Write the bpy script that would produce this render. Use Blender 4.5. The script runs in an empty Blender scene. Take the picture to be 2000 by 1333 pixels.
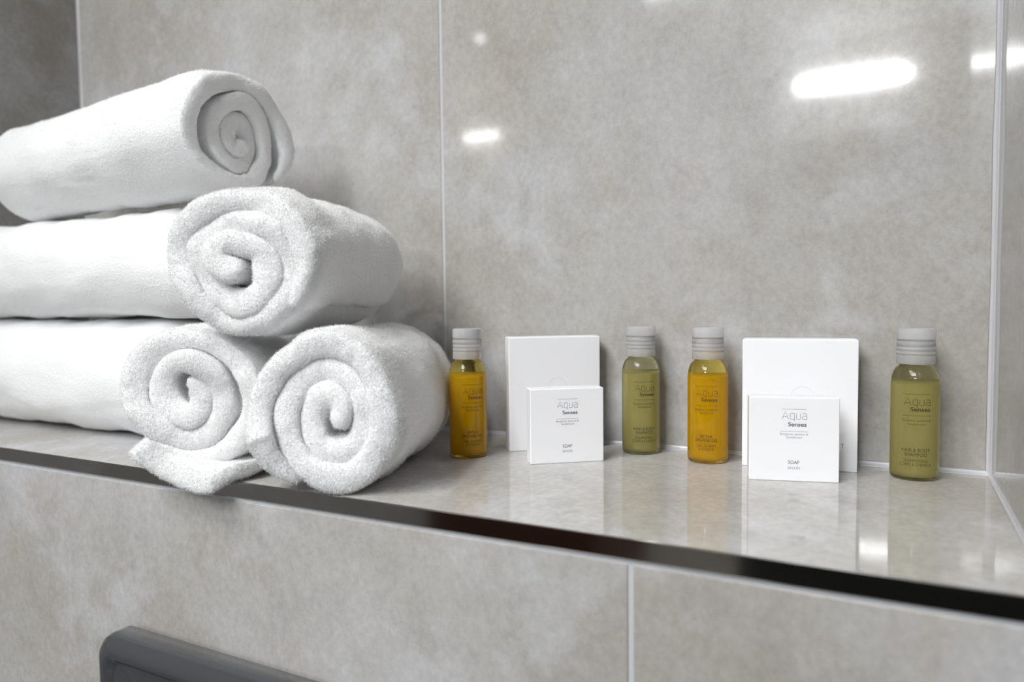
import bpy, bmesh, math, random
import numpy as np
from mathutils import Vector, Matrix

sc = bpy.context.scene
C = sc.collection
rng = np.random.default_rng(7)
random.seed(7)

# ------------------------------------------------------------------ camera
cam_d = bpy.data.cameras.new('camera')
cam = bpy.data.objects.new('camera', cam_d)
C.objects.link(cam)
YAW, PITCH, ROLL, F = 0.4807, -0.0547, -0.0115, 1429.87
fw = Vector((-math.sin(YAW) * math.cos(PITCH), math.cos(YAW) * math.cos(PITCH), math.sin(PITCH)))
r0 = Vector((math.cos(YAW), math.sin(YAW), 0))
u0 = r0.cross(fw)
cr = math.cos(ROLL) * r0 + math.sin(ROLL) * u0
cu = -math.sin(ROLL) * r0 + math.cos(ROLL) * u0
CAM = Vector((-0.0544, -0.5289, 0.1104))
M = Matrix(((cr.x, cu.x, -fw.x, CAM.x), (cr.y, cu.y, -fw.y, CAM.y), (cr.z, cu.z, -fw.z, CAM.z), (0, 0, 0, 1)))
cam.matrix_world = M
cam_d.sensor_width = 36
cam_d.lens = F * 36 / 2000
cam_d.clip_start = 0.01
cam_d.dof.use_dof = True
cam_d.dof.focus_distance = 0.47
cam_d.dof.aperture_fstop = 5.0
sc.camera = cam

# ------------------------------------------------------------------ world, lights, exposure
w = bpy.data.worlds.new('world')
sc.world = w
w.use_nodes = True
w.node_tree.nodes['Background'].inputs[0].default_value = (0.93, 0.96, 1.0, 1)
w.node_tree.nodes['Background'].inputs[1].default_value = 0.20
sc.view_settings.view_transform = 'Standard'
sc.view_settings.look = 'None'
sc.view_settings.gamma = 1
sc.view_settings.use_curve_mapping = False
sc.view_settings.exposure = 0.35


def area(name, loc, target, size, power, color=(1, 1, 1), size_y=None, shape='DISK', spread=180):
    d = bpy.data.lights.new(name, 'AREA')
    d.shape = shape if size_y is None else 'RECTANGLE'
    d.size = size
    if size_y:
        d.size_y = size_y
    d.energy = power
    d.spread = math.radians(spread)
    d.color = color
    o = bpy.data.objects.new(name, d)
    o.location = loc
    o.rotation_euler = (Vector(target) - Vector(loc)).to_track_quat('-Z', 'Y').to_euler()
    C.objects.link(o)
    return o


CEIL = 1.62
DOWN = [(-1.00, -1.15), (-0.72, -1.00), (-0.86, -1.42), (-0.55, -1.30)]
for i, (x, y) in enumerate(DOWN):
    area('downlight_glow', (x, y, CEIL - 0.03), (-0.30, -0.25, -0.10), 0.09, 0.6, (1.0, 0.98, 0.95), spread=80)
area('ceiling_fill', (-0.55, -1.75, CEIL - 0.03), (-0.25, -0.1, -0.35), 1.1, 4.8, (0.95, 0.98, 1.0), 0.7, spread=72)  # soft fill light added below the ceiling, no fixture there
area('tube_glow', (-0.28, -4.04, 1.33), (-0.3, -2, 0.6), 0.5, 9.0, (0.97, 0.99, 1.0), 0.03)
area('frontal_fill', (-0.5, -2.45, CEIL - 0.03), (-0.4, -0.2, 0.1), 1.0, 25.0, (0.97, 0.99, 1.0), 0.5)  # added fill from behind the camera to brighten the front faces

# ------------------------------------------------------------------ helpers


def node_mat(name):
    m = bpy.data.materials.new(name)
    m.use_nodes = True
    return m, m.node_tree, m.node_tree.nodes['Principled BSDF']


def setp(p, **k):
    names = {'color': 'Base Color', 'rough': 'Roughness', 'metal': 'Metallic', 'ior': 'IOR', 'trans': 'Transmission Weight',
             'coat': 'Coat Weight', 'coat_rough': 'Coat Roughness', 'spec': 'Specular IOR Level', 'sheen': 'Sheen Weight',
             'sheen_rough': 'Sheen Roughness', 'sss': 'Subsurface Weight', 'sss_scale': 'Subsurface Scale', 'em': 'Emission Strength'}
    for a, v in k.items():
        if a == 'color':
            v = (*v, 1)
        p.inputs[names[a]].default_value = v


def s2l(*c):
    return tuple((v / 255 / 12.92) if v / 255 <= 0.04045 else ((v / 255 + 0.055) / 1.055) ** 2.4 for v in c)


def simple(name, color, **k):
    m, t, p = node_mat(name)
    setp(p, color=color, **k)
    return m


def add_bump(t, p, scale, strength, dist=0.0005, detail=3):
    tc = t.nodes.new('ShaderNodeTexCoord')
    n = t.nodes.new('ShaderNodeTexNoise')
    n.inputs['Scale'].default_value = scale
    n.inputs['Detail'].default_value = detail
    b = t.nodes.new('ShaderNodeBump')
    b.inputs['Strength'].default_value = strength
    b.inputs['Distance'].default_value = dist
    t.links.new(tc.outputs['Object'], n.inputs['Vector'])
    t.links.new(n.outputs['Fac'], b.inputs['Height'])
    t.links.new(b.outputs['Normal'], p.inputs['Normal'])


def tile_material(name, offset, rough=0.06, gain=0.72):
    m, t, p = node_mat(name)
    N, L = t.nodes.new, t.links.new
    tc = N('ShaderNodeTexCoord')
    mp = N('ShaderNodeMapping')
    mp.inputs['Location'].default_value = offset
    mp.inputs['Rotation'].default_value = (0, 0.5, 0.2)
    mp.inputs['Scale'].default_value = (1.1, 1.0, 0.95)
    L(tc.outputs['Object'], mp.inputs['Vector'])

    def noise(scale, detail, rough_, dist=0.0):
        n = N('ShaderNodeTexNoise')
        n.inputs['Scale'].default_value = scale
        n.inputs['Detail'].default_value = detail
        n.inputs['Roughness'].default_value = rough_
        n.inputs['Distortion'].default_value = dist
        L(mp.outputs['Vector'], n.inputs['Vector'])
        return n

    def ramp(src, stops):
        r = N('ShaderNodeValToRGB')
        e = r.color_ramp.elements
        while len(e) > 1:
            e.remove(e[0])
        e[0].position = stops[0][0]
        e[0].color = (*stops[0][1], 1)
        for pos, c in stops[1:]:
            q = e.new(pos)
            q.color = (*c, 1)
        L(src, r.inputs['Fac'])
        return r

    def mix(fac, a, b, mode='MIX'):
        x = N('ShaderNodeMix')
        x.data_type = 'RGBA'
        x.blend_type = mode
        if isinstance(fac, float):
            x.inputs['Factor'].default_value = fac
        else:
            L(fac, x.inputs['Factor'])
        L(a, x.inputs[6])
        if isinstance(b, tuple):
            x.inputs[7].default_value = (*b, 1)
        else:
            L(b, x.inputs[7])
        return x.outputs[2]

    base = ramp(noise(4.2, 9, 0.62, 0.35).outputs['Fac'],
                [(0.30, s2l(186, 181, 174)), (0.45, s2l(199, 196, 191)), (0.56, s2l(206, 204, 202)), (0.70, s2l(214, 213, 215))])
    # pale bluish clouds
    f1 = ramp(noise(10.0, 12, 0.66, 0.25).outputs['Fac'], [(0.52, (0, 0, 0)), (0.60, (0.42, 0.42, 0.42)), (0.70, (0.7, 0.7, 0.7))])
    c = mix(f1.outputs['Color'], base.outputs['Color'], s2l(222, 223, 230))
    # warm beige drifts
    f2 = ramp(noise(6.3, 10, 0.72, 0.6).outputs['Fac'], [(0.55, (0, 0, 0)), (0.68, (0.4, 0.4, 0.4))])
    c = mix(f2.outputs['Color'], c, s2l(196, 184, 170))
    # rusty specks gathered in a few places
    f3 = ramp(noise(26, 6, 0.6, 1.2).outputs['Fac'], [(0.66, (0, 0, 0)), (0.74, (0.5, 0.5, 0.5))])
    f4 = ramp(noise(3.1, 3, 0.5).outputs['Fac'], [(0.5, (0, 0, 0)), (0.62, (1, 1, 1))])
    ff = mix(1.0, f3.outputs['Color'], f4.outputs['Color'], 'MULTIPLY')
    c = mix(ff, c, s2l(182, 158, 138))
    # fine grain
    g = ramp(noise(210, 4, 0.7).outputs['Fac'], [(0.3, (0.85, 0.85, 0.85)), (0.7, (1.1, 1.1, 1.1))])
    c = mix(0.8, c, g.outputs['Color'], 'MULTIPLY')
    g2 = ramp(noise(40, 10, 0.78).outputs['Fac'], [(0.32, (0.87, 0.865, 0.86)), (0.5, (1, 1, 1)), (0.68, (1.08, 1.08, 1.08))])
    c = mix(0.75, c, g2.outputs['Color'], 'MULTIPLY')
    f5 = ramp(noise(17, 12, 0.7, 0.5).outputs['Fac'], [(0.60, (0, 0, 0)), (0.645, (0.22, 0.22, 0.22)), (0.66, (0.1, 0.1, 0.1)), (0.75, (0, 0, 0))])
    c = mix(f5.outputs['Color'], c, s2l(228, 228, 232))
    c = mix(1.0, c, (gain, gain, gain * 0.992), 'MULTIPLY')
    L(c, p.inputs['Base Color'])
    setp(p, rough=rough, ior=1.5)
    return m


def link_mesh(name, me, parent=None):
    o = bpy.data.objects.new(name, me)
    C.objects.link(o)
    if parent:
        o.parent = parent
    return o


def tag(o, label=None, cat=None, group=None, kind=None):
    if label:
        o['label'] = label
    if cat:
        o['category'] = cat
    if group:
        o['group'] = group
    if kind:
        o['kind'] = kind
    return o


def empty(name, loc, rz=0.0):
    o = bpy.data.objects.new(name, None)
    o.empty_display_size = 0.02
    C.objects.link(o)
    o.location = loc
    o.rotation_euler = (0, 0, rz)
    return o


def box_bm(bm, lo, hi, bev=0.0, mat=0, segs=2):
    verts = [bm.verts.new((x, y, z)) for x in (lo[0], hi[0]) for y in (lo[1], hi[1]) for z in (lo[2], hi[2])]
    idx = [(0, 1, 3, 2), (4, 6, 7, 5), (0, 4, 5, 1), (2, 3, 7, 6), (0, 2, 6, 4), (1, 5, 7, 3)]
    fs = [bm.faces.new([verts[i] for i in f]) for f in idx]
    for f in fs:
        f.material_index = mat
    if bev:
        es = list({e for f in fs for e in f.edges})
        r = bmesh.ops.bevel(bm, geom=es, offset=bev, segments=segs, affect='EDGES', profile=0.5)
        for f in r['faces']:
            f.material_index = mat


def bm_obj(name, bm, mats, parent=None, smooth=False):
    bmesh.ops.recalc_face_normals(bm, faces=bm.faces)
    me = bpy.data.meshes.new(name)
    bm.to_mesh(me)
    bm.free()
    for m in (mats if isinstance(mats, (list, tuple)) else [mats]):
        me.materials.append(m)
    if smooth:
        for p in me.polygons:
            p.use_smooth = True
    return link_mesh(name, me, parent)


def lathe(name, prof, mat, parent=None, n=72, close=True):
    """prof: list of (r, z); closed to the axis at both ends."""
    bm = bmesh.new()
    rings = []
    for r, z in prof:
        if r < 1e-7:
            rings.append([bm.verts.new((0, 0, z))])
        else:
            rings.append([bm.verts.new((r * math.cos(2 * math.pi * i / n), r * math.sin(2 * math.pi * i / n), z)) for i in range(n)])
    for a, b in zip(rings[:-1], rings[1:]):
        for i in range(n):
            j = (i + 1) % n
            if len(a) == 1 and len(b) == 1:
                continue
            if len(a) == 1:
                bm.faces.new((a[0], b[j], b[i]))
            elif len(b) == 1:
                bm.faces.new((a[i], a[j], b[0]))
            else:
                bm.faces.new((a[i], a[j], b[j], b[i]))
    return bm_obj(name, bm, mat, parent, True)


# ------------------------------------------------------------------ materials
M_TILE_BACK = tile_material('tile_back', (3.1, 0.4, 1.7))
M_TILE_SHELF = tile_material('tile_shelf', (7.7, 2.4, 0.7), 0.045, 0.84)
M_TILE_FRONT = tile_material('tile_front', (1.3, 5.4, 9.2), 0.09)
M_TILE_SIDE = tile_material('tile_side', (11.3, 8.4, 4.2), 0.07, 0.62)  # same tile darkened: the side walls' weaker light is put into the colour
M_GROUT = simple('grout', s2l(188, 189, 193), rough=0.8)
M_SIL = simple('silicone', s2l(196, 196, 200), rough=0.22)
M_CHROME = simple('chrome_profile', (0.56, 0.55, 0.53), metal=1.0, rough=0.09)
M_WHITE = simple('white_paint', s2l(225, 225, 223), rough=0.7)
M_FLOOR = simple('floor_tile', s2l(112, 108, 100), rough=0.35)
M_BROWN = simple('reflected_brown', s2l(84, 42, 24), rough=0.4)
M_BLACK = simple('reflected_black', s2l(14, 14, 15), rough=0.5)
M_LID = simple('grey_glossy_plastic', s2l(64, 66, 70), rough=0.09, coat=0.6, coat_rough=0.03)
M_MIRROR = simple('mirror', (0.6, 0.6, 0.6), metal=1.0, rough=0.02)
m, t, p = node_mat('lamp_emission')
setp(p, color=(1, 1, 1), em=105.0)
p.inputs['Emission Color'].default_value = (0.97, 0.99, 1, 1)
M_LAMP = m
m, t, p = node_mat('lamp_emission_dim')
setp(p, color=(1, 1, 1), em=30.0)
p.inputs['Emission Color'].default_value = (1, 1, 1, 1)
M_LAMP_DIM = m
M_LAMP_SPOT = simple('lamp_emission_spot', (1, 1, 1), em=130.0)
M_LAMP_SPOT.node_tree.nodes['Principled BSDF'].inputs['Emission Color'].default_value = (1, 0.98, 0.95, 1)
M_LAMP_SOFT = simple('lamp_emission_soft', (1, 1, 1), em=16.0)
M_LAMP_SOFT.node_tree.nodes['Principled BSDF'].inputs['Emission Color'].default_value = (1, 1, 1, 1)
m, t, p = node_mat('white_card')
setp(p, color=s2l(241, 241, 244), rough=0.42, spec=0.4)
add_bump(t, p, 900, 0.05, 0.0002)
M_CARD = m
M_FLAP = simple('card_cut_edge', s2l(224, 224, 227), rough=0.7)
M_INK = simple('grey_ink', s2l(142, 141, 150), rough=0.6)
M_INK_D = simple('dark_grey_ink', s2l(86, 85, 94), rough=0.6)
M_INK_OLIVE = simple('olive_ink', s2l(86, 80, 30), rough=0.6)
M_INK_OLIVE_D = simple('dark_olive_ink', s2l(62, 58, 22), rough=0.6)
M_INK_BROWN = simple('brown_ink', s2l(120, 78, 5), rough=0.6)
M_INK_BROWN_D = simple('dark_brown_ink', s2l(92, 56, 4), rough=0.6)


def fluid(name, col, trans, rough, ior):
    m, t, p = node_mat(name)
    setp(p, color=col, trans=trans, rough=rough, ior=ior)
    return m


M_SHELL_Y = fluid('clear_bottle_amber', s2l(254, 236, 125), 1.0, 0.02, 1.40)
M_SHELL_G = fluid('clear_bottle_olive', s2l(243, 239, 196), 1.0, 0.02, 1.40)
M_LIQ_Y = fluid('amber_gel', s2l(246, 208, 30), 0.36, 0.3, 1.08)
M_LIQ_G = fluid('olive_shampoo', s2l(216, 209, 160), 0.42, 0.3, 1.08)
M_CAP = fluid('frosted_cap_plastic', s2l(240, 240, 242), 0.72, 0.28, 1.25)

m, t, p = node_mat('white_terry')
setp(p, color=(0.86, 0.86, 0.865), sss=0.35, sss_scale=0.004, rough=1.0, spec=0.1, sheen=0.25, sheen_rough=0.6)
tc = t.nodes.new('ShaderNodeTexCoord')
n1 = t.nodes.new('ShaderNodeTexVoronoi')
n1.inputs['Scale'].default_value = 620
n2 = t.nodes.new('ShaderNodeTexNoise')
n2.inputs['Scale'].default_value = 260
n2.inputs['Detail'].default_value = 4
ad = t.nodes.new('ShaderNodeMath')
ad.operation = 'ADD'
b = t.nodes.new('ShaderNodeBump')
b.inputs['Strength'].default_value = 0.55
b.inputs['Distance'].default_value = 0.0007
t.links.new(tc.outputs['Object'], n1.inputs['Vector'])
t.links.new(tc.outputs['Object'], n2.inputs['Vector'])
t.links.new(n1.outputs['Distance'], ad.inputs[0])
t.links.new(n2.outputs['Fac'], ad.inputs[1])
t.links.new(ad.outputs[0], b.inputs['Height'])
t.links.new(b.outputs['Normal'], p.inputs['Normal'])
M_TERRY = m

m, t, p = node_mat('white_terry_pile')
df = t.nodes.new('ShaderNodeBsdfDiffuse')
tl_ = t.nodes.new('ShaderNodeBsdfTranslucent')
mx = t.nodes.new('ShaderNodeMixShader')
df.inputs[0].default_value = tl_.inputs[0].default_value = (0.92, 0.92, 0.925, 1)
t.links.new(df.outputs[0], mx.inputs[1])
t.links.new(tl_.outputs[0], mx.inputs[2])
t.links.new(mx.outputs[0], t.nodes['Material Output'].inputs[0])
M_PILE = m
M_TERRY.node_tree.nodes['Principled BSDF'].inputs['Subsurface Radius'].default_value = (1, 1, 1)

# ------------------------------------------------------------------ the setting
D = 0.21      # depth of the shelf
XL = -0.8815  # left wall
FLOOR = -0.95
G = 0.0013    # half a grout joint


def tiles(name, slabs, grout, tilemat, bev=0.0006):
    bm = bmesh.new()
    for lo, hi in slabs:
        box_bm(bm, lo, hi, bev, 0)
    for lo, hi in grout:
        box_bm(bm, lo, hi, 0, 1)
    return tag(bm_obj(name, bm, [tilemat, M_GROUT]), kind='structure')


ga = -0.3948
tiles('wall_back', [((XL - 0.02, 0, -0.02), (ga - G, 0.012, CEIL)), ((ga + G, 0, -0.02), (0.0, 0.012, CEIL))],
      [((XL - 0.02, 0.0006, -0.03), (0.0, 0.03, CEIL))], M_TILE_BACK)
tiles('wall_right', [((0, -D, -0.02), (0.012, 0.012, CEIL)), ((0.0, -D - 0.0, -0.02), (1.2, -D + 0.012, CEIL))],
      [], M_TILE_SIDE)
tiles('wall_left', [((XL - 0.012, -0.78, FLOOR), (XL, 0.012, CEIL)), ((XL - 0.012, -1.10, FLOOR), (XL, -0.7815, 0.10))],
      [((XL - 0.05, -0.779, FLOOR), (XL - 0.012, 0.012, CEIL)), ((XL - 0.05, -1.099, FLOOR), (XL - 0.012, -0.779, 0.099))], M_TILE_SIDE)
T = 0.0097
gz = -T - 0.0026
gc = -0.1608
tiles('wall_front', [((XL, -D + 0.001, -0.62), (gc - G, -D + 0.012, gz)), ((gc + G, -D + 0.001, -0.62), (1.2, -D + 0.012, gz)),
                     ((XL, -D + 0.001, FLOOR), (-0.46, -D + 0.012, -0.6226)), ((-0.457, -D + 0.001, FLOOR), (1.2, -D + 0.012, -0.6226))],
      [((XL, -D + 0.0018, FLOOR), (1.2, -D + 0.03, -T + 0.0004))], M_TILE_FRONT)
bm = bmesh.new()
box_bm(bm, (XL, -D + 0.0016, -T + 0.001), (0.0, 0.0, 0), 0.0004)
tag(bm_obj('trim_1', bm, M_TILE_SHELF), label='glossy marbled grey tile on top of the built-in shelf', kind='structure')
bm = bmesh.new()
box_bm(bm, (XL, -D - 0.0002, -T), (1.2, -D + 0.0014, 0.0003), 0.0005, segs=3)
tag(bm_obj('trim_2', bm, M_CHROME, smooth=False), label='polished metal edging strip along the shelf front', kind='structure')


def bead(name, a, b, n1_, n2_, r=0.003):
    """concave-looking silicone bead between two faces meeting along a-b."""
    bm = bmesh.new()
    a, b, n1_, n2_ = map(Vector, (a, b, n1_, n2_))
    K = 7
    N = 40
    rows = []
    for i in range(N + 1):
        c = a.lerp(b, i / N)
        rr = r * (1 + 0.08 * math.sin(i * 1.7) + 0.05 * math.sin(i * 4.1))
        row = [bm.verts.new(c)]
        for k in range(K + 1):
            an = k / K * math.pi / 2
            row.append(bm.verts.new(c + n1_ * rr * (1 - 0.85 * math.sin(an)) + n2_ * rr * (1 - 0.85 * math.cos(an))
                                    if 0 < k < K else c + (n1_ if k == 0 else n2_) * rr))
        rows.append(row)
    for r1, r2 in zip(rows[:-1], rows[1:]):
        for k in range(len(r1)):
            j = (k + 1) % len(r1)
            bm.faces.new((r1[k], r1[j], r2[j], r2[k]))
    return tag(bm_obj(name, bm, M_SIL, smooth=True), kind='structure')


bead('trim_3', (XL, 0, 0), (0, 0, 0), (0, -1, 0), (0, 0, 1))
bead('trim_4', (0, 0, 0), (0, -D + 0.002, 0), (-1, 0, 0), (0, 0, 1), 0.0022)
bead('trim_5', (0, 0, 0), (0, 0, CEIL), (-1, 0, 0), (0, -1, 0), 0.003)
bead('trim_6', (XL, 0, 0), (XL, 0, CEIL), (1, 0, 0), (0, -1, 0), 0.002)

# the room behind the camera (seen only as reflections)
bm = bmesh.new()
box_bm(bm, (-4.2, -4.4, FLOOR - 0.05), (1.2, -D + 0.03, FLOOR))
tag(bm_obj('floor', bm, M_FLOOR), kind='structure')
bm = bmesh.new()
box_bm(bm, (-4.2, -4.4, CEIL), (1.2, 0.03, CEIL + 0.05))
tag(bm_obj('ceiling', bm, M_WHITE), kind='structure')
bm = bmesh.new()
box_bm(bm, (-4.2, -4.3, FLOOR), (1.2, -4.2, CEIL))
tag(bm_obj('wall_far', bm, M_WHITE), kind='structure')

bm = bmesh.new()
box_bm(bm, (-0.82, -4.195, 0.1), (0.62, -4.165, 1.06), 0.004)  # unseen mirror added only for what it does to the tile reflections
o = bm_obj('added_mirror', bm, M_MIRROR)
tag(o, 'wide mirror added on the far wall for its reflection below the tube lamp', 'mirror')
# tube lamp on the far wall: its reflection is the long white streak in the tiles
lamp = tag(empty('tube_lamp', (-0.283, -4.195, 1.33)), 'long white tube lamp reflected as bright streak in glossy tiles', 'lamp')


def capsule(name, length, r, mat, parent, loc):
    bm = bmesh.new()
    rings = []
    n = 20
    prof = [(-length / 2 - r * math.cos(a), r * math.sin(a)) for a in [i * math.pi / 2 / 6 for i in range(7)]]
    prof += [(-x, rr) for x, rr in reversed(prof)]
    for x, rr in prof:
        rings.append([bm.verts.new((x, max(rr, 1e-5) * math.cos(2 * math.pi * i / n), max(rr, 1e-5) * math.sin(2 * math.pi * i / n))) for i in range(n)])
    for a, b_ in zip(rings[:-1], rings[1:]):
        for i in range(n):
            bm.faces.new((a[i], a[(i + 1) % n], b_[(i + 1) % n], b_[i]))
    o = bm_obj(name, bm, mat, parent, True)
    o.location = loc
    return o


capsule('tube', 0.54, 0.022, M_LAMP, lamp, (0, 0.12, 0))
bm = bmesh.new()
box_bm(bm, (-0.25, 0.0, -0.03), (0.25, 0.095, 0.03), 0.004)
bm_obj('lamp_base', bm, M_WHITE, lamp)

e = tag(empty('wall_lamp', (-2.728, -4.195, 1.306)), 'short white wall lamp reflected left of the long streak in the tiles', 'lamp')
capsule('shade', 0.24, 0.020, M_LAMP_DIM, e, (0, 0.05, 0))
bm = bmesh.new()
box_bm(bm, (-0.02, 0, -0.02), (0.02, 0.03, 0.02), 0.003)
bm_obj('lamp_base', bm, M_WHITE, e)
e = tag(empty('pendant_lamp', (-2.0155, -2.908, 1.5)), 'small round white lamp, the highest reflection in the tiles', 'lamp')
capsule('shade', 0.002, 0.022, M_LAMP_SOFT, e, (0, 0, 0))
bm = bmesh.new()
box_bm(bm, (-0.002, -0.002, 0.02), (0.002, 0.002, CEIL - 1.5))
bm_obj('cord', bm, M_WHITE, e)

# recessed ceiling lamps
for i, (x, y) in enumerate(DOWN):
    e = tag(empty('ceiling_spotlight', (x, y, CEIL)), 'round recessed ceiling spotlight above the shelf, one of a group of four', 'lamp', 'recessed ceiling spotlights')
    o = lathe('rim', [(0.036, -0.001), (0.036, -0.006), (0.046, -0.006), (0.048, 0.0), (0.036, -0.001)], M_WHITE, e, 40)
    lathe('bulb', [(0, -0.004), (0.022, -0.004), (0.024, -0.001), (0, -0.001)], M_LAMP_SPOT, e, 32)

# ------------------------------------------------------------------ text and print


def text_mesh(s, size, offset=0.0, align='CENTER', space=1.0):
    """returns (verts [(u,v)], faces) of a line of lettering with cap height about 'size'."""
    cu_ = bpy.data.curves.new('t', 'FONT')
    cu_.body = s
    cu_.size = size / 0.70
    cu_.align_x = align
    cu_.space_character = space
    cu_.offset = offset
    cu_.resolution_u = 4
    ob = bpy.data.objects.new('t', cu_)
    C.objects.link(ob)
    dg = bpy.context.evaluated_depsgraph_get()
    dg.update()
    me = bpy.data.meshes.new_from_object(ob.evaluated_get(dg))
    vs = [(v.co.x, v.co.y) for v in me.vertices]
    fs = [tuple(p_.vertices) for p_ in me.polygons]
    bpy.data.objects.remove(ob)
    bpy.data.meshes.remove(me)
    bpy.data.curves.remove(cu_)
    return vs, fs


def fit_width(vf, width, x0=None, xc=None, x1=None, y=0.0, height=None):
    vs, fs = vf
    xs = [v[0] for v in vs]
    k = width / (max(xs) - min(xs))
    ky = k
    if height:
        ys = [v[1] for v in vs]
        ky = height / (max(ys) - min(ys))
    lo = min(xs) * k
    if x0 is not None:
        d = x0 - lo
    elif x1 is not None:
        d = x1 - width - lo
    else:
        d = xc - width / 2 - lo
    return [(a * k + d, b_ * ky + y) for a, b_ in vs], fs


def stroke(paths, wd):
    """thin ribbons along polylines."""
    vs, fs = [], []
    for path in paths:
        base = len(vs)
        n = len(path)
        for i, (x, y) in enumerate(path):
            a = path[max(i - 1, 0)]
            b_ = path[min(i + 1, n - 1)]
            dx, dy = b_[0] - a[0], b_[1] - a[1]
            l = math.hypot(dx, dy) or 1
            nx, ny = -dy / l * wd / 2, dx / l * wd / 2
            vs += [(x + nx, y + ny), (x - nx, y - ny)]
        for i in range(n - 1):
            k = base + 2 * i
            fs.append((k, k + 1, k + 3, k + 2))
    return vs, fs


def arc(cx, cy, r, a0, a1, n=6):
    return [(cx + r * math.cos(math.radians(a0 + (a1 - a0) * i / n)), cy + r * math.sin(math.radians(a0 + (a1 - a0) * i / n))) for i in range(n + 1)]


def wordmark(x0, x1, y0, cap, wd):
    """the thin squarish word Aqua between x0 and x1, baseline y0."""
    W = x1 - x0
    P = []
    xh = 0.76 * cap
    r = 0.2 * xh
    # A
    P.append([(x0, y0), (x0 + 0.135 * W, y0 + cap), (x0 + 0.27 * W, y0)])
    P.append([(x0 + 0.045 * W, y0 + 0.32 * cap), (x0 + 0.225 * W, y0 + 0.32 * cap)])
    # q
    a, b_ = x0 + 0.335 * W, x0 + 0.50 * W
    P.append([(b_, y0 + xh)] + [(a + r, y0 + xh)] + arc(a + r, y0 + xh - r, r, 90, 180) + arc(a + r, y0 + r, r, 180, 270) + [(b_, y0)])
    P.append([(b_, y0 + xh), (b_, y0 - 0.26 * cap)])
    # u
    a, b_ = x0 + 0.585 * W, x0 + 0.75 * W
    P.append([(a, y0 + xh)] + arc(a + r, y0 + r, r, 180, 270) + arc(b_ - r, y0 + r, r, 270, 360) + [(b_, y0 + xh)])
    # a
    a, b_ = x0 + 0.835 * W, x1
    P.append([(a + 0.1 * r, y0 + xh)] + arc(b_ - r, y0 + xh - r, r, 90, 0) + [(b_, y0)])
    m_ = y0 + 0.55 * xh
    P.append([(b_, m_), (a + r, m_)] + arc(a + r, m_ - r, r, 90, 180) + arc(a + r, y0 + r, r, 180, 270) + [(b_, y0)])
    return stroke(P, wd)


def print_obj(name, layers, mats, parent, place):
    """layers: list of (vs, fs, mat index); place maps (u, v) to a 3D point."""
    V, Fs, mi = [], [], []
    for vs, fs, k in layers:
        b0 = len(V)
        V += [place(u, v) for u, v in vs]
        for f in fs:
            Fs.append(tuple(i + b0 for i in f))
            mi.append(k)
    me = bpy.data.meshes.new(name)
    me.from_pydata(V, [], Fs)
    for m_ in mats:
        me.materials.append(m_)
    me.polygons.foreach_set('material_index', mi)
    me.update()
    return link_mesh(name, me, parent)


def rule(x0, x1, y, wd, n=12):
    return stroke([[(x0 + (x1 - x0) * i / n, y) for i in range(n + 1)]], wd)


# ------------------------------------------------------------------ cartons


def carton(name, label, cat, group, x, y, yaw, wd, ht, dp, lean, marks):
    e = tag(empty(name, (x, y, 0.0), yaw), label, cat, group)
    e.rotation_euler = (-lean, 0, yaw)
    bm = bmesh.new()
    box_bm(bm, (0, 0, 0.0), (wd, dp, ht), 0.0006, segs=3)
    b_ = bm_obj('carton', bm, M_CARD, e)
    # the tuck lid: a thin closing panel seam on the top and the left side
    bm = bmesh.new()
    box_bm(bm, (0.0012, 0.0009, ht - 0.00005), (wd - 0.0012, dp - 0.0009, ht + 0.00035), 0.00015)
    bm_obj('tuck_flap', bm, M_CARD, e)
    marks(e, wd, ht)
    return e


def soap_marks(e, wd, ht):
    def place(u, v):
        return (u * wd, -0.00008, v * ht)
    ly = []
    ly.append((*rule(.367, .640, .86, .0035), 0))
    ly.append((*wordmark(.367, .640, .742, .092, .0055), 0))
    ly.append((*fit_width(text_mesh('Senses', .05, .0012), .205, x1=.640, y=.657, height=.05), 1))
    ly.append((*rule(.348, .656, .595, .0035), 0))
    ly.append((*fit_width(text_mesh('Bergamot, Jasmine &', .024), .308, xc=.502, y=.553, height=.031), 0))
    ly.append((*fit_width(text_mesh('Sandalwood', .024), .172, xc=.502, y=.515, height=.024), 0))
    ly.append((*fit_width(text_mesh('SOAP', .043), .125, xc=.50, y=.208, height=.043), 1))
    ly.append((*fit_width(text_mesh('SAVON', .034), .135, xc=.50, y=.143, height=.034), 0))
    print_obj('lettering', ly, [M_INK, M_INK_D], e, place)


def kit_marks(e, wd, ht, tee=True):
    # semicircular thumb cut-out on the front panel
    P = arc(.53, .555, .10, 5, 175, 20)
    vs, fs = stroke([[(a * wd, (0.555 + (b_ - .555) * wd / ht) * ht) for a, b_ in P]], .00035)
    print_obj('thumb_notch', [(vs, fs, 0)], [M_FLAP], e, lambda u, v: (u, -0.00006, v))
    if tee:
        v1 = fit_width(text_mesh('SHOWER CAP KIT', .02), .62, x1=.885, y=.20, height=.032)
        v1 = fit_width(text_mesh('T', .02), .022, x1=.885, y=.180, height=.034)
        print_obj('lettering', [(*v1, 0)], [M_INK_D], e, lambda u, v: (u * wd, -0.00008, v * ht))
    # dark strip painted as the shade in the gap under the bottom flap
    bm = bmesh.new()
    box_bm(bm, (wd * .2, 0.0002, -0.0001), (wd * .8, 0.003, 0.0006))
    bm_obj('slot_shade', bm, M_INK_D, e)


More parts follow.
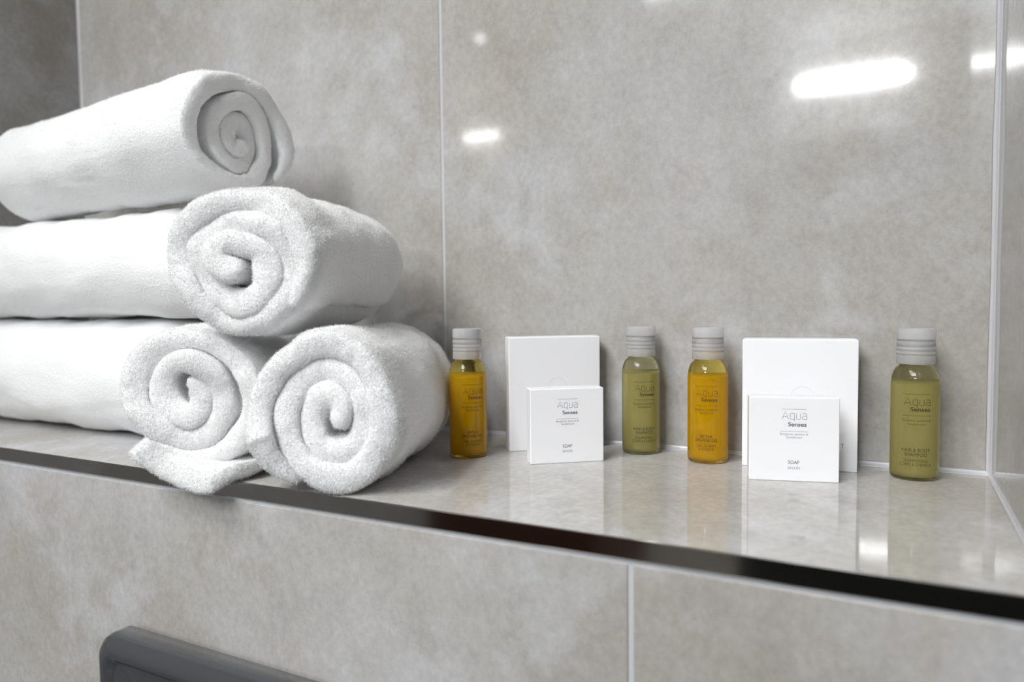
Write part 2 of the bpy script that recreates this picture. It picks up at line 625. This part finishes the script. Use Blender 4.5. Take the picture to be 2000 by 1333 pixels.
BIG_A = (-0.3023, -0.0590, 0.6759, 0.0)
BIG_B = (-0.1419, -0.0345, 0.1258, 0.0)
SW, SH, BW, BH = 0.0512, 0.0508, 0.0693, 0.0836
carton('carton_box', 'tall plain white carton behind the left soap box, turned askew to the wall', 'box', 'tall plain white cartons by the wall',
       BIG_A[0], BIG_A[1], BIG_A[2], BW, BH, 0.014, BIG_A[3], lambda e, a, b_: kit_marks(e, a, b_, False))
carton('carton_box', 'tall white carton with small letter T behind the right soap box', 'box', 'tall plain white cartons by the wall',
       BIG_B[0], BIG_B[1], BIG_B[2], BW, BH, 0.018, BIG_B[3], kit_marks)
carton('soap_box', 'small square white soap box turned askew, between amber bottle at towels and first olive bottle', 'soap box', 'small square soap boxes',
       -0.2697, -0.0909, 0.6572, SW, SH, 0.013, 0.0, soap_marks)
carton('soap_box', 'small square white soap box in front of the carton with letter T', 'soap box', 'small square soap boxes',
       -0.1311, -0.0718, 0.2539, SW, SH, 0.013, 0.0, soap_marks)

# ------------------------------------------------------------------ bottles
RB = 0.0135


def rounded(pts, n=5):
    return pts


def bottle(label, group, x, y, turn, kind):
    e = tag(empty('toiletry_bottle', (x, y, 0)), label, 'bottle', group)
    shell, liq = (M_SHELL_Y, M_LIQ_Y) if kind == 'gel' else (M_SHELL_G, M_LIQ_G)
    prof = [(0, 0.0012), (0.0085, 0.0009), (0.0105, 0.0002), (0.0118, 0.0), (0.0128, 0.0005), (0.0133, 0.0016), (RB, 0.0034), (RB, 0.02), (RB, 0.04), (RB, 0.0565)]
    for i in range(1, 11):
        a = i / 10 * math.radians(80)
        prof.append((RB - 0.0042 * (1 - math.cos(a)) / (1 - math.cos(math.radians(80))), 0.0565 + 0.0118 * math.sin(a) / math.sin(math.radians(80))))
    prof += [(0.0090, 0.0689), (0.0085, 0.0695), (0.0085, 0.0760), (0, 0.0760)]
    body = lathe('body', prof, shell, e)
    k = 0.945
    lp = [(0, 0.0022), (0.0095, 0.002), (0.0115, 0.0024), (RB * k, 0.0045), (RB * k, 0.03), (RB * k, 0.0565), (RB * k - 0.0002, 0.0577), (RB * k - 0.0008, 0.0583), (0, 0.0582)]
    lathe('liquid', lp, liq, body)
    # cap: ribbed collar and a smooth disc-top lid
    cp = [(0.0092, 0.0697), (0.0103, 0.0697), (0.0105, 0.0700), (0.0105, 0.0742)]
    for zc in (0.0750, 0.0776, 0.0802, 0.0836):
        cp += [(0.0105, zc - 0.0004), (0.0101, zc - 0.0002), (0.0101, zc + 0.0002), (0.0105, zc + 0.0004)]
    cp += [(0.0105, 0.0842), (0.0088, 0.0842), (0.0088, 0.0697 + 0.007), (0.0092, 0.0697)]
    cap = lathe('cap', cp, M_CAP, e)
    lathe('cap_lid', [(0, 0.0845), (0.0103, 0.0845), (0.0105, 0.0848), (0.0105, 0.0903), (0.0101, 0.0910), (0.0094, 0.0913), (0, 0.0911)], M_CAP, cap)
    R_ = RB + 0.00006

    def place(u, v):
        a = -math.pi / 2 + turn + u / R_
        return (R_ * math.cos(a), R_ * math.sin(a), v)
    q = 0.0000675   # one unit of the measured label, in metres
    zz = lambda py: (1300 - py) * 0.000075

    def X(px):
        return (px - 365) * q
    ly = []
    ly.append((*rule(X(255), X(475), zz(602), .00022), 0))
    ly.append((*wordmark(X(265), X(475), zz(690), .0045, .00030), 0))
    ly.append((*fit_width(text_mesh('Senses', .0025, .00006), X(475) - X(316), x1=X(475), y=zz(737), height=.0025), 1))
    ly.append((*rule(X(252), X(480), zz(773), .00022), 0))
    ly.append((*fit_width(text_mesh('Bergamot, Jasmine &', .0012), X(482) - X(250), xc=0, y=zz(818), height=.0016), 0))
    ly.append((*fit_width(text_mesh('Sandalwood', .0012), X(435) - X(300), xc=0, y=zz(848), height=.0012), 0))
    if kind == 'gel':
        ly.append((*fit_width(text_mesh('BATH &', .0021), X(425) - X(310), xc=0, y=zz(1062), height=.0021), 1))
        ly.append((*fit_width(text_mesh('SHOWER GEL', .0021), X(478) - X(250), xc=0, y=zz(1098), height=.0021), 1))
        ly.append((*fit_width(text_mesh('GEL DE BAIN', .0018), X(458) - X(272), xc=0, y=zz(1145), height=.0018), 0))
        ly.append((*fit_width(text_mesh('& DOUCHE', .0018), X(440) - X(290), xc=0, y=zz(1176), height=.0018), 0))
        mats = [M_INK_BROWN, M_INK_BROWN_D]
    else:
        ly.append((*fit_width(text_mesh('HAIR & BODY', .0021), X(480) - X(250), xc=0, y=zz(1062), height=.0021), 1))
        ly.append((*fit_width(text_mesh('SHAMPOO', .0021), X(456) - X(274), xc=0, y=zz(1098), height=.0021), 1))
        ly.append((*fit_width(text_mesh('SHAMPOOING', .0018), X(460) - X(266), xc=0, y=zz(1145), height=.0018), 0))
        ly.append((*fit_width(text_mesh('CORPS & CHEVEUX', .0018), X(494) - X(232), xc=0, y=zz(1176), height=.0018), 0))
        mats = [M_INK_OLIVE, M_INK_OLIVE_D]
    print_obj('lettering', ly, mats, body, place)
    return e


def facing(x, y, deg):
    """turn so that the label faces the camera, plus deg to the right."""
    return math.atan2(CAM.y - y, CAM.x - x) + math.pi / 2 + math.radians(deg)


for lab, x, y, dg_, kind in [
    ('amber shower gel bottle touching the towels, leftmost of the four bottles', -0.3237, -0.0815, 14, 'gel'),
    ('olive green shampoo bottle between the two pairs of white boxes', -0.2158, -0.0187, 11, 'shampoo'),
    ('amber shower gel bottle just left of the carton with letter T', -0.1657, -0.0284, -4, 'gel'),
    ('olive green shampoo bottle alone at the right end of shelf', -0.0420, -0.0229, 4, 'shampoo')]:
    bottle(lab, 'small toiletry bottles on the shelf', x, y, facing(x, y, dg_), kind)

# ------------------------------------------------------------------ towels


def smooth_noise(n, k, seed):
    """1D smooth random function of n samples with about k bumps."""
    r = np.random.default_rng(seed)
    xs = np.linspace(0, 1, n)
    out = np.zeros(n)
    for j in range(1, k + 1):
        out += r.normal() / math.sqrt(j) * np.sin(2 * math.pi * (j * xs + r.random()))
    return out / 2


def value_noise(P, scale, seed):
    """smooth 3D value noise, vectorised."""
    r = np.random.default_rng(seed)
    tab = r.random((32, 32, 32))
    Q = P * scale
    i = np.floor(Q).astype(int)
    f = Q - i
    f = f * f * (3 - 2 * f)
    out = 0
    for dx in (0, 1):
        for dy in (0, 1):
            for dz in (0, 1):
                wgt = (f[:, 0] if dx else 1 - f[:, 0]) * (f[:, 1] if dy else 1 - f[:, 1]) * (f[:, 2] if dz else 1 - f[:, 2])
                out = out + wgt * tab[(i[:, 0] + dx) % 32, (i[:, 1] + dy) % 32, (i[:, 2] + dz) % 32]
    return out * 2 - 1


def catmull(pts, n):
    P = np.array(pts, float)
    P = np.vstack([2 * P[0] - P[1], P, 2 * P[-1] - P[-2]])
    seg = len(P) - 3
    out = []
    per = n // seg + 1
    for i in range(seg):
        t_ = np.linspace(0, 1, per, endpoint=False)[:, None]
        a, b_, c, d = P[i:i + 4]
        out.append(0.5 * ((2 * b_) + (-a + c) * t_ + (2 * a - 5 * b_ + 4 * c - d) * t_ ** 2 + (-a + 3 * b_ - 3 * c + d) * t_ ** 3))
    out = np.vstack(out + [P[-2][None]])
    dl = np.r_[0, np.cumsum(np.linalg.norm(np.diff(out, axis=0), axis=1))]
    s = np.linspace(0, dl[-1], n)
    return np.stack([np.interp(s, dl, out[:, k]) for k in range(out.shape[1])], 1)


def spiral(turns, a0, r_out, r_in, direction, sq=(1, 1), tilt=0.0, centre=(0, 0), power=1.0, tail=None):
    """unit-radius spiral centreline from the outside in; inner turns squashed by sq along a tilted axis."""
    pts = []
    if tail:
        pts += tail
    N = int(turns * 14)
    for i in range(N + 1):
        k = i / N
        a = math.radians(a0) + direction * k * turns * 2 * math.pi
        # layers lie concentric and step inwards only where the outer hem ends
        tn = k * turns
        st_ = math.floor(tn) + min(1.0, max(0.0, (tn - math.floor(tn) - 0.62) / 0.38)) ** 1.3
        mixk = min(1.0, max(0.0, 1.35 - tn * 0.5))
        r = r_out + (r_in - r_out) * (mixk * min(1.0, st_ / turns) + (1 - mixk) * k ** power)
        x, y = r * math.cos(a), r * math.sin(a)
        ct, st = math.cos(tilt), math.sin(tilt)
        x2, y2 = x * ct + y * st, -x * st + y * ct
        sx = 1 + (sq[0] - 1) * min(1, k * 1.4)
        sy = 1 + (sq[1] - 1) * min(1, k * 1.4)
        x2 *= sx
        y2 *= sy
        x, y = x2 * ct - y2 * st, x2 * st + y2 * ct
        pts.append((x + centre[0] * k, y + centre[1] * k))
    return pts


def towel(label, near, far, rn, rf, path, th, seed, ext=None, droop=None, fuzz=0, shape=None, bulge=None, ns=330, nl=26,
          thick_in=None, hair=0.0012, group='rolled white towels'):
    """A rolled towel: a thick soft sheet swept along a spiral, with rounded folded edges at both ends.
    near/far: centres of the two end faces; rn/rf: (half width, half height) there; path: unit spiral."""
    near, far = np.array(near, float), np.array(far, float)
    axis = far - near
    L = np.linalg.norm(axis)
    ax = axis / L
    up = np.array([0, 0, 1.0])
    side = np.cross(ax, up)
    side /= np.linalg.norm(side)
    up = np.cross(side, ax)
    c = catmull(path, ns)
    tng = np.gradient(c, axis=0)
    tng /= np.linalg.norm(tng, axis=1)[:, None] + 1e-9
    nrm = np.stack([-tng[:, 1], tng[:, 0]], 1)
    s = np.linspace(0, 1, ns)
    half = th / 2 * np.ones(ns) * (1 + 0.10 * smooth_noise(ns, 14, seed + 1))
    if thick_in:
        half *= 1 + (thick_in - 1) * s
    # pinch both ends of the sheet so they close in a rounded lip
    half *= 0.45 + 0.55 * np.clip(s / 0.07, 0, 1)
    half *= 1.13
    e = np.minimum(s, 1 - s) * ns
    half *= np.sqrt(np.clip(1 - (1 - np.clip(e / 5, 0, 1)) ** 2, 0.0, 1)) * 0.98 + 0.02
    front = 0.0035 * smooth_noise(ns, 9, seed + 2) * (0.5 + 0.5 * s)     # how far each layer stands out
    if ext is not None:
        front = front + np.interp(s, [a for a, _ in ext], [b_ for _, b_ in ext])
    back = 0.003 * smooth_noise(ns, 9, seed + 3)
    # profile loop round the sheet section: (axial position 0..1, cap flag, normal factor)
    prof = []
    K = 7
    for i in range(nl + 1):
        prof.append((i / nl, 0.0, 1.0))
    for i in range(1, K):
        a = i / K * math.pi
        prof.append((1.0, math.sin(a), math.cos(a)))
    for i in range(nl + 1):
        prof.append((1 - i / nl, 0.0, -1.0))
    for i in range(1, K):
        a = i / K * math.pi
        prof.append((0.0, -math.sin(a), -math.cos(a)))
    m_ = len(prof)
    u = np.array([q_[0] for q_ in prof])
    cap = np.array([q_[1] for q_ in prof])
    nf = np.array([q_[2] for q_ in prof])
    U = u[None, :]
    rw = rn[0] + (rf[0] - rn[0]) * U
    rh = rn[1] + (rf[1] - rn[1]) * U
    if bulge:
        bu = np.interp(U, [a for a, _ in bulge], [b_ for _, b_ in bulge])
        rw = rw * bu
        rh = rh * bu
    ox = c[:, 0][:, None] + nrm[:, 0][:, None] * nf[None, :] * half[:, None]
    oy = c[:, 1][:, None] + nrm[:, 1][:, None] * nf[None, :] * half[:, None]
    rr = np.hypot(ox, oy)
    # rounded shoulders: the outer layers lean in a little at both ends
    sh = 1 - 0.055 * np.clip(1 - U * L / 0.014, 0, 1) ** 2 - 0.10 * np.clip(1 - (1 - U) * L / 0.03, 0, 1) ** 2
    lo_, hi_ = ox.min(), ox.max()
    ox = (ox - (lo_ + hi_) / 2) * 2 / (hi_ - lo_)
    lo_, hi_ = oy.min(), oy.max()
    oy = (oy - (lo_ + hi_) / 2) * 2 / (hi_ - lo_)
    rr = np.hypot(ox, oy)
    ox, oy = ox * sh, oy * sh
    if shape:
        ox, oy = shape(ox, oy, U + 0 * ox)
    rad = (rn[0] + rn[1]) / 2
    A = U * L + cap[None, :] * half[:, None] * rad * 0.42
    A = A - (front[:, None] * np.clip(1 - U / 0.35, 0, 1)) + back[:, None] * np.clip((U - 0.65) / 0.35, 0, 1)
    A = A - 0.006 * np.clip(1 - rr, 0, 1) ** 1.0 * np.clip(1 - U / 0.2, 0, 1) * -0.6
    P = near + A[..., None] * ax + (ox * rw)[..., None] * side + (oy * rh)[..., None] * up
    P = P.reshape(-1, 3)
    # soft irregularity
    nz = np.stack([value_noise(P + 5, 38, seed + k) for k in range(3)], 1) * 0.0022
    nz += np.stack([value_noise(P + 5, 95, seed + 5 + k) for k in range(3)], 1) * 0.0008
    nz += np.stack([value_noise(P + 5, 260, seed + 9 + k) for k in range(3)], 1) * 0.00035
    P = P + nz
    if droop:
        P = droop(P)
    faces = []
    idx = np.arange(ns * m_).reshape(ns, m_)
    a = idx[:-1, :]
    b_ = idx[1:, :]
    q_ = np.stack([a, np.roll(a, -1, 1), np.roll(b_, -1, 1), b_], -1).reshape(-1, 4)
    nv = len(P)
    faces = q_
    verts = P
    Vl, Fl = [verts], [faces]
    if fuzz:
        # terry pile: tiny tapering loops of yarn on the faces that can be seen
        cen = P[q_].mean(1)
        e1 = P[q_[:, 2]] - P[q_[:, 0]]
        e2 = P[q_[:, 3]] - P[q_[:, 1]]
        nn = np.cross(e1, e2)
        ar = np.linalg.norm(nn, axis=1) + 1e-12
        nn = nn / ar[:, None]
        # orient outwards from the sheet centreline
        cl = near + (A.reshape(-1)[q_].mean(1))[:, None] * ax
        si = np.repeat(np.arange(ns - 1), m_)
        cc = near + (np.clip(A.reshape(-1)[q_].mean(1), 0.004, L)[:, None]) * ax + (c[si, 0] * rn[0])[:, None] * side + (c[si, 1] * rn[1])[:, None] * up
        sgn = np.sign(((cen - cc) * nn).sum(1))
        sgn[sgn == 0] = 1
        nn *= sgn[:, None]
        av = A.reshape(-1)[q_].mean(1)
        isfront = av < 0.006
        outer = (np.hypot(c[si, 0], c[si, 1]) > 0.72) & ((nn * (cen - (near + av[:, None] * ax))).sum(1) > 0)
        wgt = ar * (isfront * 2.6 + outer * 1.0)
        if droop:
            wgt = wgt
        r = np.random.default_rng(seed + 50)
        pick = r.choice(len(q_), fuzz, p=wgt / wgt.sum())
        t1, t2 = r.random(fuzz)[:, None], r.random(fuzz)[:, None]
        q4 = P[q_[pick]]
        base = (q4[:, 0] * (1 - t1) + q4[:, 1] * t1) * (1 - t2) + (q4[:, 3] * (1 - t1) + q4[:, 2] * t1) * t2
        n_ = nn[pick]
        d = n_ + r.normal(size=(fuzz, 3)) * 0.55
        d /= np.linalg.norm(d, axis=1)[:, None]
        d2 = d + r.normal(size=(fuzz, 3)) * 0.6 + np.array([0, 0, -0.25])
        d2 /= np.linalg.norm(d2, axis=1)[:, None]
        sd = np.cross(d, r.normal(size=(fuzz, 3)))
        sd /= np.linalg.norm(sd, axis=1)[:, None]
        ln = hair * (0.5 + r.random(fuzz))[:, None]
        wd = 0.00011
        b0 = base - n_ * 0.0002
        m1 = b0 + d * ln * 0.6
        tp = m1 + d2 * ln * 0.5
        hv = np.stack([b0 - sd * wd, b0 + sd * wd, m1 + sd * wd * 0.9, m1 - sd * wd * 0.9, tp + sd * wd * 0.4, tp - sd * wd * 0.4], 1).reshape(-1, 3)
        o_ = nv + np.arange(fuzz)[:, None] * 6
        hf = np.stack([o_ + np.array([0, 1, 2, 3]), o_ + np.array([3, 2, 4, 5])], 1).reshape(-1, 4)
        Vl.append(hv)
        Fl.append(hf)
    V = np.vstack(Vl)
    Fq = np.vstack(Fl)
    org = near * 0.5 + far * 0.5
    org[2] = V[:, 2].min()
    V = V - org
    me = bpy.data.meshes.new('towel')
    me.vertices.add(len(V))
    me.vertices.foreach_set('co', V.astype(np.float32).ravel())
    me.loops.add(Fq.size)
    me.loops.foreach_set('vertex_index', Fq.astype(np.int32).ravel())
    me.polygons.add(len(Fq))
    me.polygons.foreach_set('loop_start', np.arange(0, Fq.size, 4, dtype=np.int32))
    me.polygons.foreach_set('use_smooth', np.ones(len(Fq), dtype=bool))
    me.update(calc_edges=True)
    me.materials.append(M_TERRY)
    me.materials.append(M_PILE)
    mi_ = np.zeros(len(me.polygons), dtype=np.int32)
    mi_[len(q_):] = 1
    me.polygons.foreach_set('material_index', mi_)
    o = link_mesh('rolled_towel', me)
    o.location = org
    return tag(o, label, 'towel', group)


def flat_bottom(k=0.93):
    """towels sit on a slightly flattened underside."""
    def f(x, y, U):
        return x, np.where(y < -k, -k + (y + k) * 0.15, y)
    return f


def sag(yedge, zlim, amount):
    """where cloth stands out past the shelf edge it hangs down."""
    def f(P):
        ov = np.clip(yedge - P[:, 1], 0, 0.05)
        wgt = np.clip(1 - (P[:, 2]) / zlim, 0, 1)
        P = P.copy()
        P[:, 2] -= ov * amount * wgt
        return P
    return f


PATH_A = [(-.38, -.88), (-.76, -.45), (-.87, .05), (-.70, .55), (-.27, .83), (.25, .86), (.67, .58), (.86, .08), (.80, -.40), (.50, -.76),
          (.08, -.83), (-.30, -.62), (-.52, -.25), (-.53, .14), (-.30, .46), (.08, .56), (.42, .40), (.56, .05), (.50, -.32), (.20, -.52),
          (-.10, -.40), (-.22, -.08), (-.10, .20), (.14, .22), (.24, .02), (.12, -.16)]
PATH_B = [(.66, -.66), (.87, -.12), (.80, .40), (.45, .78), (0, .87), (-.5, .76), (-.83, .35), (-.87, -.1), (-.64, -.58), (-.15, -.86),
          (.30, -.80), (.56, -.48), (.62, 0), (.45, .42), (.1, .56), (-.25, .53), (-.56, .24), (-.56, -.12), (-.36, -.46), (0, -.60),
          (.30, -.48), (.36, -.18), (.28, .12), (0, .24), (-.25, .20), (-.30, .0), (-.12, -.14), (.10, -.16)]
# lower front pair and the one lying on them
towel('white towel roll under the top front roll, right one beside the amber bottle',
      (-0.3440, -0.207, 0.0475), (-0.3995, -0.055, 0.0465), (0.0470, 0.0480), (0.0470, 0.0465),
      PATH_A, 0.32, 11, fuzz=80000, shape=flat_bottom(), droop=sag(-0.212, 0.03, 0.5),
      ext=[(0, 0.002), (0.03, 0.006), (0.07, 0.009), (0.11, 0.003), (0.2, 0.0), (0.75, 0.0), (1, 0.005)])
towel('white towel roll at the shelf edge with its loose corner hanging over the edging',
      (-0.4495, -0.212, 0.0480), (-0.5095, -0.065, 0.0475), (0.0495, 0.0500), (0.048, 0.0475),
      spiral(2.6, -130, 0.82, 0.14, 1, (0.72, 1.0), 0.1, (-0.03, 0.02), 1.0, tail=[(0.90, -0.90), (0.60, -0.91), (0.25, -0.92), (-0.05, -0.89), (-0.30, -0.81)]), 0.27, 23, fuzz=80000,
      shape=flat_bottom(0.98), droop=sag(-0.2125, 0.035, 0.62),
      ext=[(0, -0.004), (0.02, 0.013), (0.045, 0.020), (0.075, 0.013), (0.11, 0.006), (0.16, 0.002), (0.3, 0.0), (1, 0.004)])
towel('white towel roll lying on top of the two front rolls, its end facing forward',
      (-0.4025, -0.212, 0.1365), (-0.438, -0.070, 0.1360), (0.0540, 0.0455), (0.048, 0.0450),
      PATH_B, 0.31, 37, fuzz=80000,
      ext=[(0, 0.0), (0.75, 0.0), (1, 0.006)])
# long rolls along the wall
towel('long white towel roll lying directly on the shelf at the left, lowest of pile',
      (-0.572, -0.116, 0.0490), (-0.872, -0.112, 0.0490), (0.050, 0.0490), (0.050, 0.0490),
      spiral(3, 20, 0.9, 0.15, 1), 0.24, 41, shape=flat_bottom())
towel('long white towel roll in the middle of the left pile, between two other long rolls',
      (-0.515, -0.112, 0.1440), (-0.872, -0.110, 0.1440), (0.050, 0.0450), (0.050, 0.0450),
      spiral(3, -70, 0.9, 0.15, 1), 0.24, 53)
towel('topmost long white towel roll, its oval spiral end showing at the top of pile',
      (-0.4965, -0.124, 0.2405), (-0.806, -0.100, 0.2365), (0.0540, 0.0470), (0.047, 0.0450),
      spiral(3.1, -45, 0.9, 0.12, 1, (0.55, 1.0), -0.05, (0.05, 0.0)), 0.24, 61, fuzz=30000,
      bulge=[(0, 1.0), (0.25, 1.02), (0.55, 0.97), (1, 1.0)])

# ------------------------------------------------------------------ toilet with raised grey lid (only the lid's corner shows)
tl = tag(empty('toilet', (-0.339, -0.235, FLOOR)), 'raised glossy dark grey toilet lid with rounded corner below the shelf', 'toilet')
bm = bmesh.new()
lw, lt = 0.185, -0.1085 - FLOOR
out = []
for i in range(13):
    a = math.pi - i / 12 * math.pi / 2
    out.append((-lw + 0.011 + 0.011 * math.cos(a), lt - 0.011 + 0.011 * math.sin(a)))
for i in range(13):
    a = math.pi / 2 - i / 12 * math.pi / 2
    out.append((lw - 0.011 + 0.011 * math.cos(a), lt - 0.011 + 0.011 * math.sin(a)))
out += [(lw, 0.45)]
for i in range(1, 12):
    a = -i / 12 * math.pi
    out.append((lw * math.cos(a), 0.45 + 0.03 * math.sin(a)))
out += [(-lw, 0.45)]
out = np.array(out)
cen = np.array([0, (lt + 0.45) / 2])


def inset(pts, d):
    v = pts - cen
    return pts - np.stack([np.sign(v[:, 0]) * np.minimum(np.abs(v[:, 0]), d) * np.clip(np.abs(v[:, 0]) / lw * 1.2, 0, 1),
                           np.sign(v[:, 1]) * np.minimum(np.abs(v[:, 1]), d) * np.clip(np.abs(v[:, 1]) / ((lt - 0.45) / 2) * 1.2, 0, 1)], 1)


rings = []
prof = [(0.004, 0.022), (0.0, 0.019), (0.0, 0.008), (0.001, 0.003), (0.004, -0.001), (0.0085, -0.003), (0.0125, -0.0022), (0.0145, 0.0004), (0.0165, 0.0012), (0.05, 0.0014), (0.12, 0.0014)]
for d, yy in prof:
    q_ = inset(out, d)
    rings.append([bm.verts.new((x, yy, z)) for x, z in q_])
n = len(out)
for a, b_ in zip(rings[:-1], rings[1:]):
    for i in range(n):
        bm.faces.new((a[i], a[(i + 1) % n], b_[(i + 1) % n], b_[i]))
bm.faces.new(rings[-1])
bm.faces.new(list(reversed(rings[0])))
bm_obj('lid', bm, M_LID, tl, True)
# pan below, out of the frame
bm = bmesh.new()
rings = []
for z, a, b_, yc in [(0, .11, .17, -.24), (.1, .10, .17, -.24), (.25, .14, .21, -.22), (.38, .18, .24, -.22), (.41, .185, .25, -.22), (.41, .15, .2, -.22), (.34, .12, .17, -.22), (.25, .05, .07, -.2)]:
    rings.append([bm.verts.new((a * math.cos(2 * math.pi * i / 40), yc + b_ * math.sin(2 * math.pi * i / 40), z)) for i in range(40)])
for r1, r2 in zip(rings[:-1], rings[1:]):
    for i in range(40):
        bm.faces.new((r1[i], r1[(i + 1) % 40], r2[(i + 1) % 40], r2[i]))
bm.faces.new(rings[-1])
bm.faces.new(list(reversed(rings[0])))
bm_obj('bowl', bm, M_WHITE, tl, True)

# ------------------------------------------------------------------ unseen blocks added for their reflections in the metal edging
bm = bmesh.new()
box_bm(bm, (-1.35, -2.0, FLOOR), (-0.70, -1.55, -0.16), 0.004)
tag(bm_obj('brown_reflection_block', bm, M_BROWN), 'unseen low brown block added for its reflection in the metal shelf edging', 'brown_reflection_block')
bm = bmesh.new()
box_bm(bm, (-0.22, -1.15, FLOOR), (0.40, -0.80, -0.03), 0.004)  # added in place of the dark figure behind the camera
tag(bm_obj('black_reflection_block', bm, M_BLACK), 'unseen black block added to darken a stretch of the metal shelf edging by reflection', 'black_reflection_block')
